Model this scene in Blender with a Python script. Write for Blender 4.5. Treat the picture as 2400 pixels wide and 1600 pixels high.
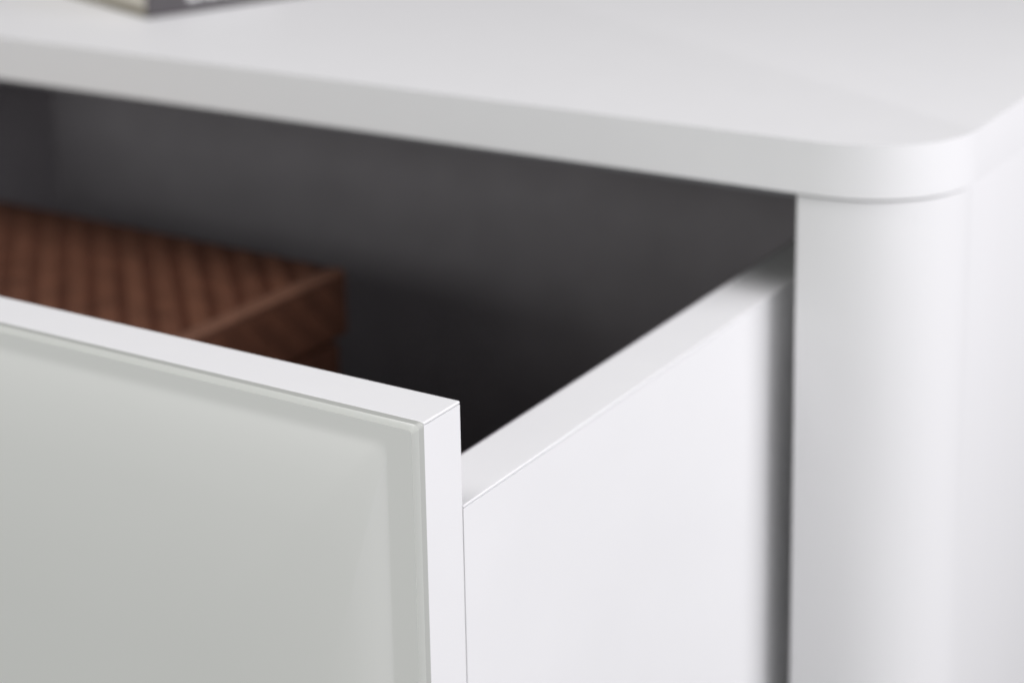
import bpy, bmesh, math, random
from mathutils import Vector, Matrix

random.seed(7)
MM = 0.001
scene = bpy.context.scene
for o in list(bpy.data.objects):
    bpy.data.objects.remove(o, do_unlink=True)
COL = scene.collection

# ------------------------------------------------------------------ camera
cam_d = bpy.data.cameras.new('camera')
cam = bpy.data.objects.new('camera', cam_d)
COL.objects.link(cam)
scene.camera = cam
cam.location = (298.82 * MM, -430.53 * MM, 217.74 * MM)
cam.rotation_euler = (1.34838, 0.02592, 0.58863)
cam_d.sensor_fit = 'HORIZONTAL'
cam_d.sensor_width = 36.0
cam_d.lens = 4683.66 / 2400 * 36.0
cam_d.shift_x = 174.68 / 2400
cam_d.shift_y = -622.68 / 2400
cam_d.clip_start = 0.01
cam_d.clip_end = 50
cam_d.dof.use_dof = True
cam_d.dof.focus_distance = 0.561
cam_d.dof.aperture_fstop = 7.7

# ------------------------------------------------------------------ world and lamps
world = bpy.data.worlds.new('World')
scene.world = world
world.use_nodes = True
bg = world.node_tree.nodes['Background']
bg.inputs['Color'].default_value = (0.975, 1.0, 0.975, 1)
bg.inputs['Strength'].default_value = 0.12


def area(name, loc, target, size, size_y, power, color):
    d = bpy.data.lights.new(name, 'AREA')
    d.shape = 'RECTANGLE'
    d.size, d.size_y = size, size_y
    d.energy = power
    d.color = color
    o = bpy.data.objects.new(name, d)
    COL.objects.link(o)
    o.location = loc
    o.rotation_euler = (Vector(target) - Vector(loc)).to_track_quat('-Z', 'Y').to_euler()
    return o


area('window_light', (1.2, 0.33, 0.49), (0.0, 0.1, 0.0), 1.1, 0.9, 18.3, (0.975, 0.957, 1.0))
area('side_fill_light', (1.2, -0.55, 0.45), (0.0, 0.1, 0.0), 0.9, 0.9, 6.4, (0.98, 0.965, 1.0))  # added fill, no known window: brightens the post and the glass glow
area('overhead_fill_light', (-0.5, -0.2, 1.5), (-0.2, 0.1, 0.0), 1.0, 1.0, 15.6, (1.0, 0.98, 1.0))  # added overhead fill for the upward faces
area('room_light', (-0.55, -1.95, 0.39), (-0.2, 0.2, 0.0), 1.9, 1.05, 15.8, (0.98, 1.0, 0.97))

scene.view_settings.view_transform = 'Standard'
scene.view_settings.look = 'None'
scene.view_settings.exposure = 0.0
scene.view_settings.gamma = 1.0
scene.view_settings.use_curve_mapping = False
scene.render.engine = 'CYCLES'
scene.render.resolution_x, scene.render.resolution_y = 1024, 682


# ------------------------------------------------------------------ materials
def material(name, color, rough=0.4, var=0.0, var_scale=30.0, bump=0.0, bump_scale=400.0,
             spec=0.5, coat=0.0, coat_rough=0.1, sss=0.0, rough_var=0.0, stretch=(1, 1, 1)):
    m = bpy.data.materials.new(name)
    m.use_nodes = True
    nt = m.node_tree
    b = nt.nodes['Principled BSDF']
    b.inputs['Base Color'].default_value = (*color, 1)
    b.inputs['Roughness'].default_value = rough
    b.inputs['Specular IOR Level'].default_value = spec
    b.inputs['Coat Weight'].default_value = coat
    b.inputs['Coat Roughness'].default_value = coat_rough
    if sss:
        b.inputs['Subsurface Weight'].default_value = sss
        b.inputs['Subsurface Radius'].default_value = (0.002, 0.0022, 0.002)
        b.inputs['Subsurface Scale'].default_value = 1.0
    tc = nt.nodes.new('ShaderNodeTexCoord')
    mp = nt.nodes.new('ShaderNodeMapping')
    mp.inputs['Scale'].default_value = stretch
    nt.links.new(tc.outputs['Object'], mp.inputs['Vector'])
    if var or rough_var:
        n = nt.nodes.new('ShaderNodeTexNoise')
        n.inputs['Scale'].default_value = var_scale
        n.inputs['Detail'].default_value = 4
        nt.links.new(mp.outputs['Vector'], n.inputs['Vector'])
        if var:
            mr = nt.nodes.new('ShaderNodeMapRange')
            mr.inputs['From Min'].default_value = 0.3
            mr.inputs['From Max'].default_value = 0.7
            mr.inputs['To Min'].default_value = 1 - var
            mr.inputs['To Max'].default_value = 1 + var
            nt.links.new(n.outputs['Fac'], mr.inputs['Value'])
            mx = nt.nodes.new('ShaderNodeVectorMath')
            mx.operation = 'SCALE'
            mx.inputs[0].default_value = color
            nt.links.new(mr.outputs['Result'], mx.inputs['Scale'])
            nt.links.new(mx.outputs['Vector'], b.inputs['Base Color'])
        if rough_var:
            m2 = nt.nodes.new('ShaderNodeMapRange')
            m2.inputs['From Min'].default_value = 0.3
            m2.inputs['From Max'].default_value = 0.7
            m2.inputs['To Min'].default_value = rough - rough_var
            m2.inputs['To Max'].default_value = rough + rough_var
            nt.links.new(n.outputs['Fac'], m2.inputs['Value'])
            nt.links.new(m2.outputs['Result'], b.inputs['Roughness'])
    if bump:
        n2 = nt.nodes.new('ShaderNodeTexNoise')
        n2.inputs['Scale'].default_value = bump_scale
        n2.inputs['Detail'].default_value = 3
        nt.links.new(mp.outputs['Vector'], n2.inputs['Vector'])
        bp = nt.nodes.new('ShaderNodeBump')
        bp.inputs['Strength'].default_value = bump
        bp.inputs['Distance'].default_value = 0.0004
        nt.links.new(n2.outputs['Fac'], bp.inputs['Height'])
        nt.links.new(bp.outputs['Normal'], b.inputs['Normal'])
    return m


M_WHITE = material('white_lacquer', (0.80, 0.80, 0.803), 0.5, 0.004, 60, 0.05, 700, rough_var=0.008)
M_POST = material('white_lacquer_post', (0.80, 0.80, 0.803), 0.40, 0.004, 60, 0.55, 38, stretch=(1, 1, 0.12))
M_FOIL = material('white_foil', (0.80, 0.80, 0.803), 0.5, 0.006, 25, 0.10, 1500, rough_var=0.03)
M_BAND = material('white_edge_band', (0.815, 0.815, 0.82), 0.38, 0.006, 60, 0.10, 500)
M_GLASS = material('milk_glass', (0.845, 0.85, 0.826), 0.28, 0.004, 15, coat=0.4, coat_rough=0.15)
M_ARRIS = material('milk_glass_arris', (0.60, 0.612, 0.58), 0.2, 0.004, 15, coat=0.5, coat_rough=0.08)
M_GEDGE = material('milk_glass_edge', (0.48, 0.49, 0.462), 0.2, 0.004, 15, coat=0.5, coat_rough=0.08)
M_DARK = material('charcoal_lining', (0.36, 0.34, 0.363), 0.65, 0.05, 40, 0.15, 900)
M_FLOOR = material('dark_brown_floor', (0.06, 0.05, 0.047), 0.6, 0.05, 40, 0.1, 900)
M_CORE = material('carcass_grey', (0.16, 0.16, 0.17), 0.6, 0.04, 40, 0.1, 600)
M_METAL = material('runner_metal', (0.33, 0.33, 0.34), 0.4, 0.04, 80, 0.05, 600)
M_LEATHER = [material('brown_leather_' + n, c, 0.38, 0.18, 70, 0.5, 900) for n, c in
             (('light', (0.142, 0.060, 0.035)), ('mid', (0.132, 0.055, 0.032)),
              ('dark', (0.086, 0.031, 0.017)))]
M_LEATHER_FADED = material('brown_leather_faded', (0.116, 0.047, 0.027), 0.4, 0.18, 70, 0.5, 900)
M_LEATHER_BODY = material('brown_leather_body', (0.095, 0.038, 0.022), 0.42, 0.15, 90, 0.5, 900)
M_LEATHER_HIGHLIGHT = material('brown_leather_trim', (0.175, 0.086, 0.056), 0.3, 0.12, 90, 0.4, 900)  # paler than the lid: the edge highlight is put into the colour
M_PAGES = material('cream_paper', (0.62, 0.585, 0.52), 0.8, 0.05, 30, 0.4, 300, stretch=(1, 1, 14))
M_COVER = material('shaded_beige_cover', (0.21, 0.188, 0.14), 0.6, 0.05, 60, 0.1, 600)  # beige board; the darkening to olive is shade put into the colour
M_SPINE = material('dark_grey_spine', (0.062, 0.055, 0.06), 0.5, 0.05, 60, 0.1, 600)
M_INK = material('white_print', (0.72, 0.72, 0.72), 0.5, 0.02, 60)


# ------------------------------------------------------------------ helpers
def link(name, bm, mat, parent=None, smooth=False):
    me = bpy.data.meshes.new(name)
    bmesh.ops.recalc_face_normals(bm, faces=bm.faces[:])
    bm.to_mesh(me)
    bm.free()
    me.materials.append(mat)
    if smooth:
        for p in me.polygons:
            p.use_smooth = True
        me.set_sharp_from_angle(angle=math.radians(32))
    o = bpy.data.objects.new(name, me)
    COL.objects.link(o)
    if smooth:
        w = o.modifiers.new('weighted_normals', 'WEIGHTED_NORMAL')
        w.keep_sharp = True
        w.weight = 90
    if parent:
        o.parent = parent
    return o


def box(name, lo, hi, mat, parent=None, bevel=0.0, segs=3):
    """box between two corners in mm"""
    bm = bmesh.new()
    bmesh.ops.create_cube(bm, size=1)
    for v in bm.verts:
        v.co = Vector([((lo[i] + hi[i]) / 2 + v.co[i] * (hi[i] - lo[i])) * MM for i in range(3)])
    if bevel:
        bmesh.ops.bevel(bm, geom=bm.edges[:], offset=bevel * MM, segments=segs, profile=0.5,
                        affect='EDGES', clamp_overlap=True)
    return link(name, bm, mat, parent, smooth=bool(bevel))


def prism(name, outline, z0, z1, mat, parent=None, bevel=0.0, segs=3):
    """plan outline (mm, counter-clockwise) extruded from z0 to z1, bevelled on top and bottom rims"""
    bm = bmesh.new()
    lo = [bm.verts.new((x * MM, y * MM, z0 * MM)) for x, y in outline]
    hi = [bm.verts.new((x * MM, y * MM, z1 * MM)) for x, y in outline]
    n = len(outline)
    bm.faces.new(lo[::-1])
    bm.faces.new(hi)
    for i in range(n):
        bm.faces.new((lo[i], lo[(i + 1) % n], hi[(i + 1) % n], hi[i]))
    if bevel:
        rims = [e for e in bm.edges if abs(e.verts[0].co.z - e.verts[1].co.z) < 1e-7]
        bmesh.ops.bevel(bm, geom=rims, offset=bevel * MM, segments=segs, profile=0.5, affect='EDGES')
    return link(name, bm, mat, parent, smooth=True)


def empty(name, loc, label, cat):
    o = bpy.data.objects.new(name, None)
    COL.objects.link(o)
    o.location = [c * MM for c in loc]
    o.empty_display_size = 0.02
    o['label'] = label
    o['category'] = cat
    return o


def keep(root):
    """children were modelled in scene coordinates: subtract the root's own position"""
    inv = Matrix.Translation(root.location).inverted()
    for ch in root.children:
        ch.matrix_parent_inverse = inv


def arc(cx, cy, r, a0, a1, n):
    return [(cx + r * math.cos(math.radians(a0 + (a1 - a0) * i / n)),
             cy + r * math.sin(math.radians(a0 + (a1 - a0) * i / n))) for i in range(n + 1)]


def soft_corner(cx, cy, r, a0, n, p=2.12):
    """quarter of a superellipse: a corner whose curvature eases in and out"""
    pts = []
    for i in range(n + 1):
        t = math.radians(90 * i / n)
        u, v = math.cos(t) ** (2 / p), math.sin(t) ** (2 / p) if i else 0.0
        if i == n:
            u = 0.0
        a = math.radians(a0)
        pts.append((cx + r * (u * math.cos(a) - v * math.sin(a)), cy + r * (u * math.sin(a) + v * math.cos(a))))
    return pts


# ------------------------------------------------------------------ cabinet
XR, YF, YB = 63.94, 227.45, 668.0      # right face, front face, back face
XC = 10.62                             # inner left edge of the right side panel
XL_IN = -580.0                         # inner face of the left side panel
XL = XL_IN - (XR - XC)
Z0, Z1 = 10.29, 30.58                  # underside and top of the table top
ZB = -420.0                            # underside of the body
RAD = 46.0

cab = empty('cabinet', ((XL + XR) / 2, (YF + YB) / 2, ZB),
            'white lacquered cabinet with rounded corners and overhanging flat top', 'cabinet')


def rounded_plan(x0, x1, y0, y1, r):
    pts = soft_corner(x0 + r, y0 + r, r, 180, 32) + soft_corner(x1 - r, y0 + r, r, 270, 32)
    pts += [(x1, y1), (x0, y1)]
    return pts


prism('table_top', rounded_plan(XL, XR, YF, YB, RAD), Z0, Z1, M_WHITE, cab, 2.4, 6)

IN = 1.5                               # the body stands a little behind the rim of the top
ri = RAD - IN
right = [(XC, YF + IN + 1.6)] + arc(XC + 1.6, YF + IN + 1.6, 1.6, 180, 270, 5)[1:] + \
    soft_corner(XR - IN - ri, YF + IN + ri, ri, 270, 36) + [(XR - IN, YB - 2), (XC, YB - 2)]
prism('side_panel', right, ZB, Z0 - 1.1, M_POST, cab, 0.5, 2)
left = [(XL_IN + XC - x, y) for x, y in right][::-1]
prism('side_panel', left, ZB, Z0 - 1.1, M_POST, cab, 0.5, 2)
# thin connecting battens between body and top, set well back from the rim
box('spacer_batten', (XC + 9, YF + 24, Z0 - 1.1), (XR - 24, YB - 20, Z0), M_WHITE, cab)
box('spacer_batten', (XL + 24, YF + 24, Z0 - 1.1), (XL_IN - 9, YB - 20, Z0), M_WHITE, cab)
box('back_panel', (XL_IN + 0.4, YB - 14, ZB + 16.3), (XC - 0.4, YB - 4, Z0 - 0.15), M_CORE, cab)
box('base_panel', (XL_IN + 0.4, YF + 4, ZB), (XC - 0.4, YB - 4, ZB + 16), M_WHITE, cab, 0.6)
box('bounce_blocker', (XL_IN + 0.4, YF + 5, Z0 - 3.2), (XC - 0.4, YB - 14.2, Z0 - 0.1), M_CORE, cab)  # added dark sheet, unseen: stops light bouncing off the white underside
box('drawer_runner', (1.6, YF + 30, -210), (XC - 0.2, YB - 40, -178), M_METAL, cab, 0.8)
box('drawer_runner', (XL_IN + 0.2, YF + 30, -210), (XL_IN + 9.2, YB - 40, -178), M_METAL, cab, 0.8)
keep(cab)

# ------------------------------------------------------------------ drawer
TB = 18.5                              # thickness of the front board
DX0 = -570.0                           # left end of the drawer front
DZ0 = -262.0                           # lower edge of the drawer front
SB = -32.6                             # top of the drawer sides
TS = 20.5                              # thickness of the drawer sides
SY0, SY1 = 18.95, 425.0
drw = empty('drawer', (DX0 / 2, 210, DZ0),
            'pulled out white drawer with milky glass front and charcoal inside', 'drawer')
BAND = 1.0
front = box('front_panel', (DX0, 0, DZ0), (0, TB, -BAND - 0.09), M_FOIL, drw, 0.12, 2)
box('edge_band', (DX0 - 0.02, 0.02, -BAND), (0.06, TB + 0.04, 0), M_BAND, front, 0.42, 3)


def ring(r_in, l_in, t_in, b_in, rad, y):
    x0, x1 = DX0 + 0.15 + l_in, -0.0 - r_in
    z0, z1 = DZ0 + 0.1 + b_in, -0.0 - t_in
    pts = []
    for cx, cz, a in ((x1 - rad, z1 - rad, 0), (x0 + rad, z1 - rad, 90),
                      (x0 + rad, z0 + rad, 180), (x1 - rad, z0 + rad, 270)):
        for i in range(9):
            t = math.radians(a + 90 * i / 8)
            pts.append(((cx + rad * math.cos(t)) * MM, y * MM, (cz + rad * math.sin(t)) * MM))
    return pts


def glass_pane():
    TG, CH = 4.0, 1.5                  # thickness and polished arris
    BR, BT = 9.8, 5.6                  # flat rim at the sides and along the top
    SL, LA = math.tan(math.radians(17.5)), 19.0  # bulge of the inner field, invented so its edges catch a glow
    rings = [ring(0, 0, 0, 0, 1.7, -0.03)]
    rings.append(ring(0, 0, 0, 0, 1.7, -TG + CH))
    for k in range(1, 4):
        rings.append(ring(*[CH * k / 3] * 4, 1.7 - 0.15 * k, -TG + CH * (1 - k / 3) * 0.9))
    for f in (0.3, 0.6, 0.9, 1.0):
        rr = CH + (BR - CH) * f
        tt = CH + (BT - CH) * f
        rings.append(ring(rr, rr, tt, tt, 1.2 + 1.4 * f, -TG))
    h, s = 0.0, 0.0
    step = 0.35
    out = [0.35, 0.7, 1.05, 1.4, 1.75, 2.1, 2.8, 3.5, 4.9, 6.3, 8.4, 10.5, 14, 17.5, 21, 28, 35, 42, 56]
    while s < 70 and out:
        s += step
        t = min(1.0, s / 2.8)
        t = t * t * (3 - 2 * t)
        h += SL * t * math.exp(-s / LA) * step
        if s >= out[0] - 1e-6:
            out.pop(0)
            rings.append(ring(BR + s * 0.58, BR + s * 0.58, BT + s * 1.5, BT + s * 1.5, 2.6 + min(s * 0.8, 42), -TG - h))
    bm = bmesh.new()
    vs = [[bm.verts.new(p) for p in r] for r in rings]
    n = len(vs[0])
    for a, b in zip(vs[:-1], vs[1:]):
        for i in range(n):
            bm.faces.new((a[i], a[(i + 1) % n], b[(i + 1) % n], b[i]))
    bm.faces.new(vs[0])
    bm.faces.new(vs[-1])
    g = link('glass_pane', bm, M_GLASS, front, smooth=True)
    g.data.materials.append(M_GEDGE)
    g.data.materials.append(M_ARRIS)
    for i, p in enumerate(g.data.polygons):
        p.material_index = 1 if i < n else 2 if i < 4 * n else 0
    return g


glass_pane()
for x0, x1, xi in ((-TS, -0.02, -TS), (DX0 + 0.02, DX0 + TS, DX0 + TS)):
    s = box('side_panel', (x0, SY0, -256), (x1, SY1, SB - 1.0 - 0.08), M_FOIL, drw, 0.12, 2)
    box('edge_band', (x0, SY0 - 0.05, SB - 1.0), (x1 + 0.05, SY1 + 0.05, SB), M_BAND, s, 0.45, 3)
box('back_panel', (DX0 + TS + 0.1, SY1 - 16, -236), (-TS - 0.1, SY1 - 0.2, SB - 0.4), M_FOIL, drw, 0.4)
box('floor_panel', (DX0 + TS + 0.1, TB + 0.1, -236), (-TS - 0.1, SY1 - 16.2, -228), M_FLOOR, drw)
LT = 1.2
box('lining', (-TS - 0.1 - LT, TB + 2, -227.9), (-TS - 0.1, SY1 - 17.5, SB - 0.6), M_DARK, drw, 0.2, 2)
box('lining', (DX0 + TS + 0.1, TB + 2, -227.9), (DX0 + TS + 0.1 + LT, SY1 - 17.5, SB - 0.6), M_DARK, drw, 0.2, 2)
box('lining', (DX0 + TS + 0.2, SY1 - 17.4, -227.9), (-TS - 0.2, SY1 - 16.2, SB - 0.6), M_DARK, drw, 0.2, 2)
keep(drw)

# ------------------------------------------------------------------ storage box in the drawer
BX, BY, BZ = -230.0, 273.0, -70.0      # right back upper corner of the lid
BW, BD, LID = 290.0, 205.0, 33.0       # width, depth, height of the lid
FLOOR = -227.9
sb = empty('storage_box', (BX, BY, FLOOR),
           'brown leather box with diagonal strips on its lid lying in the drawer', 'box')
sb.rotation_euler.z = math.radians(-1.0)
# local frame: origin at the right back corner on the drawer floor, box extends to -x and -y
top = BZ - FLOOR
box('base', (-BW + 3, -BD + 3, 0.1), (-3, -3, top - LID - 3.2), M_LEATHER_BODY, sb, 2.0, 3)
box('neck', (-BW + 7, -BD + 7, top - LID - 3.2), (-7, -7, top - LID), M_LEATHER_BODY, sb)
lid = box('lid', (-BW, -BD, top - LID), (0, 0, top - 1.2), M_LEATHER_BODY, sb, 2.2, 4)


def clip(poly, x0, x1, y0, y1):
    for ax, val, sgn in ((0, x0, 1), (0, x1, -1), (1, y0, 1), (1, y1, -1)):
        out = []
        for i in range(len(poly)):
            a, b = poly[i], poly[(i + 1) % len(poly)]
            da, db = sgn * (a[ax] - val), sgn * (b[ax] - val)
            if da >= 0:
                out.append(a)
            if da * db < 0:
                t = da / (da - db)
                out.append((a[0] + t * (b[0] - a[0]), a[1] + t * (b[1] - a[1])))
        poly = out
        if not poly:
            return []
    return poly


def strip(poly, frame, h, mat):
    """thin leather strip: polygon in a face's own plane, raised by h with softened rim"""
    bm = bmesh.new()
    cx = sum(p[0] for p in poly) / len(poly)
    cy = sum(p[1] for p in poly) / len(poly)
    lo = [bm.verts.new(frame(x, y, -0.3)) for x, y in poly]
    mi = [bm.verts.new(frame(x, y, h * 0.55)) for x, y in poly]
    hi = []
    for x, y in poly:
        d = math.hypot(x - cx, y - cy) or 1
        k = max(0.0, 1 - 0.9 / d)
        hi.append(bm.verts.new(frame(cx + (x - cx) * k, cy + (y - cy) * k, h)))
    n = len(poly)
    for a, b in ((lo, mi), (mi, hi)):
        for i in range(n):
            bm.faces.new((a[i], a[(i + 1) % n], b[(i + 1) % n], b[i]))
    bm.faces.new(hi)
    return link('leather_strip', bm, mat, lid, smooth=True)


def lattice(frame, x0, x1, y0, y1, sign, pitch, phase, wide=0.605, narrow=0.37, lift=(0.5, 0.4),
            mats=(M_LEATHER[0], M_LEATHER[1], M_LEATHER[2])):
    """45 degree strips filling a rectangle"""
    k = pitch * math.sqrt(2)
    span = (x1 - x0) + (y1 - y0)
    c = -span - k
    j = 0
    while c < span + k:
        w = k * (wide if j % 2 == 0 else narrow)
        a, b = c + phase, c + phase + w
        L = 600
        cx = x1 if sign > 0 else x0
        # strip: points with (x - cx) * sign + (y - y0) between a and b
        poly = [(cx + sign * (a - t), y0 + t) for t in (-L, L)] + \
               [(cx + sign * (b - t), y0 + t) for t in (L, -L)]
        poly = clip(poly, x0, x1, y0, y1)
        if len(poly) >= 3:
            area2 = abs(sum(poly[i][0] * poly[(i + 1) % len(poly)][1] - poly[(i + 1) % len(poly)][0] * poly[i][1]
                            for i in range(len(poly))))
            if area2 > 16 and w > 0:
                mean_x = sum(p[0] for p in poly) / len(poly)
                if j % 2:
                    m = mats[2] if mean_x > -130 else M_LEATHER_FADED
                else:
                    m = random.choice(mats[:2])
                strip(poly, frame, lift[j % 2] + random.uniform(-0.08, 0.08), m)
        c += k * (0.62 if j % 2 == 0 else 0.38)
        j += 1


def top_frame(x, y, h):
    return (x * MM, y * MM, (top - 1.2 + h) * MM)


def right_frame(x, y, h):              # x runs along the box's depth, y up
    return (h * MM, x * MM, y * MM)


TR = 8.0                               # trim width; its pale colour paints the highlight of the rounded edge
lattice(top_frame, -BW + TR, -TR - 0.6, -BD + TR, -TR * 0.3, 1, 12.9, 2.0)
lattice(top_frame, -BW + TR, -95, -BD + TR, -TR * 0.3, -1, 9.5, 2.0, 0.0, 0.20, (0.0, 0.62),
        (M_LEATHER[0], M_LEATHER[1], M_LEATHER_FADED))
lattice(right_frame, -BD + 5, -5, top - LID + 3, top - 5, 1, 12.9, 4.0, 0.605, 0.37, (0.5, 0.45),
        (M_LEATHER_FADED, M_LEATHER_FADED, M_LEATHER_BODY))
box('trim', (-TR - 0.4, -BD + 1.5, top - 3.4), (0.35, -1.5, top - 0.35), M_LEATHER_HIGHLIGHT, lid, 1.5, 4)

# ------------------------------------------------------------------ book on the top
bk = empty('book', (-363, 294, Z1 + 0.05),
           'thick book with dark grey spine and cream page edges lying on the cabinet top', 'book')
bk.rotation_euler.z = math.radians(70)
# local frame: x along the spine, y away from it
SLEN, DEP, TH = 240.0, 175.0, 30.0
box('page_block', (3, 4, 3), (SLEN - 3, DEP - 4, TH - 3), M_PAGES, bk, 0.6, 2)
box('cover', (0, 2.6, 0), (SLEN, DEP, 2.8), M_COVER, bk, 0.8, 3)
box('cover', (0, 2.6, TH - 2.8), (SLEN, DEP, TH), M_COVER, bk, 0.8, 3)
sp = box('spine', (0, 0, 0), (SLEN, 2.5, TH), M_SPINE, bk, 1.1, 3)
x = 23.0
for w in (6.0, 2.2, 5.6, 6.6, 2.2, 5.2, 6.0, 5.4):
    # one bright character per block: stem, foot bar and head bar
    bm = bmesh.new()
    for (a, b, c, d) in ((0, 2.1, 0, 13), (0, w, 0, 2.2), (0, w, 10.8, 13)) if w > 3 else ((0, w, 0, 13),):
        r = bmesh.ops.create_cube(bm, size=1)
        off = random.uniform(0, 0.04)
        for v in r['verts']:
            v.co = Vector(((x + (a + b) / 2 + v.co.x * (b - a)) * MM, (-0.08 - off + v.co.y * 0.14) * MM,
                           (6 + (c + d) / 2 + v.co.z * (d - c)) * MM))
    link('letter', bm, M_INK, sp)
    x += w + 1.7
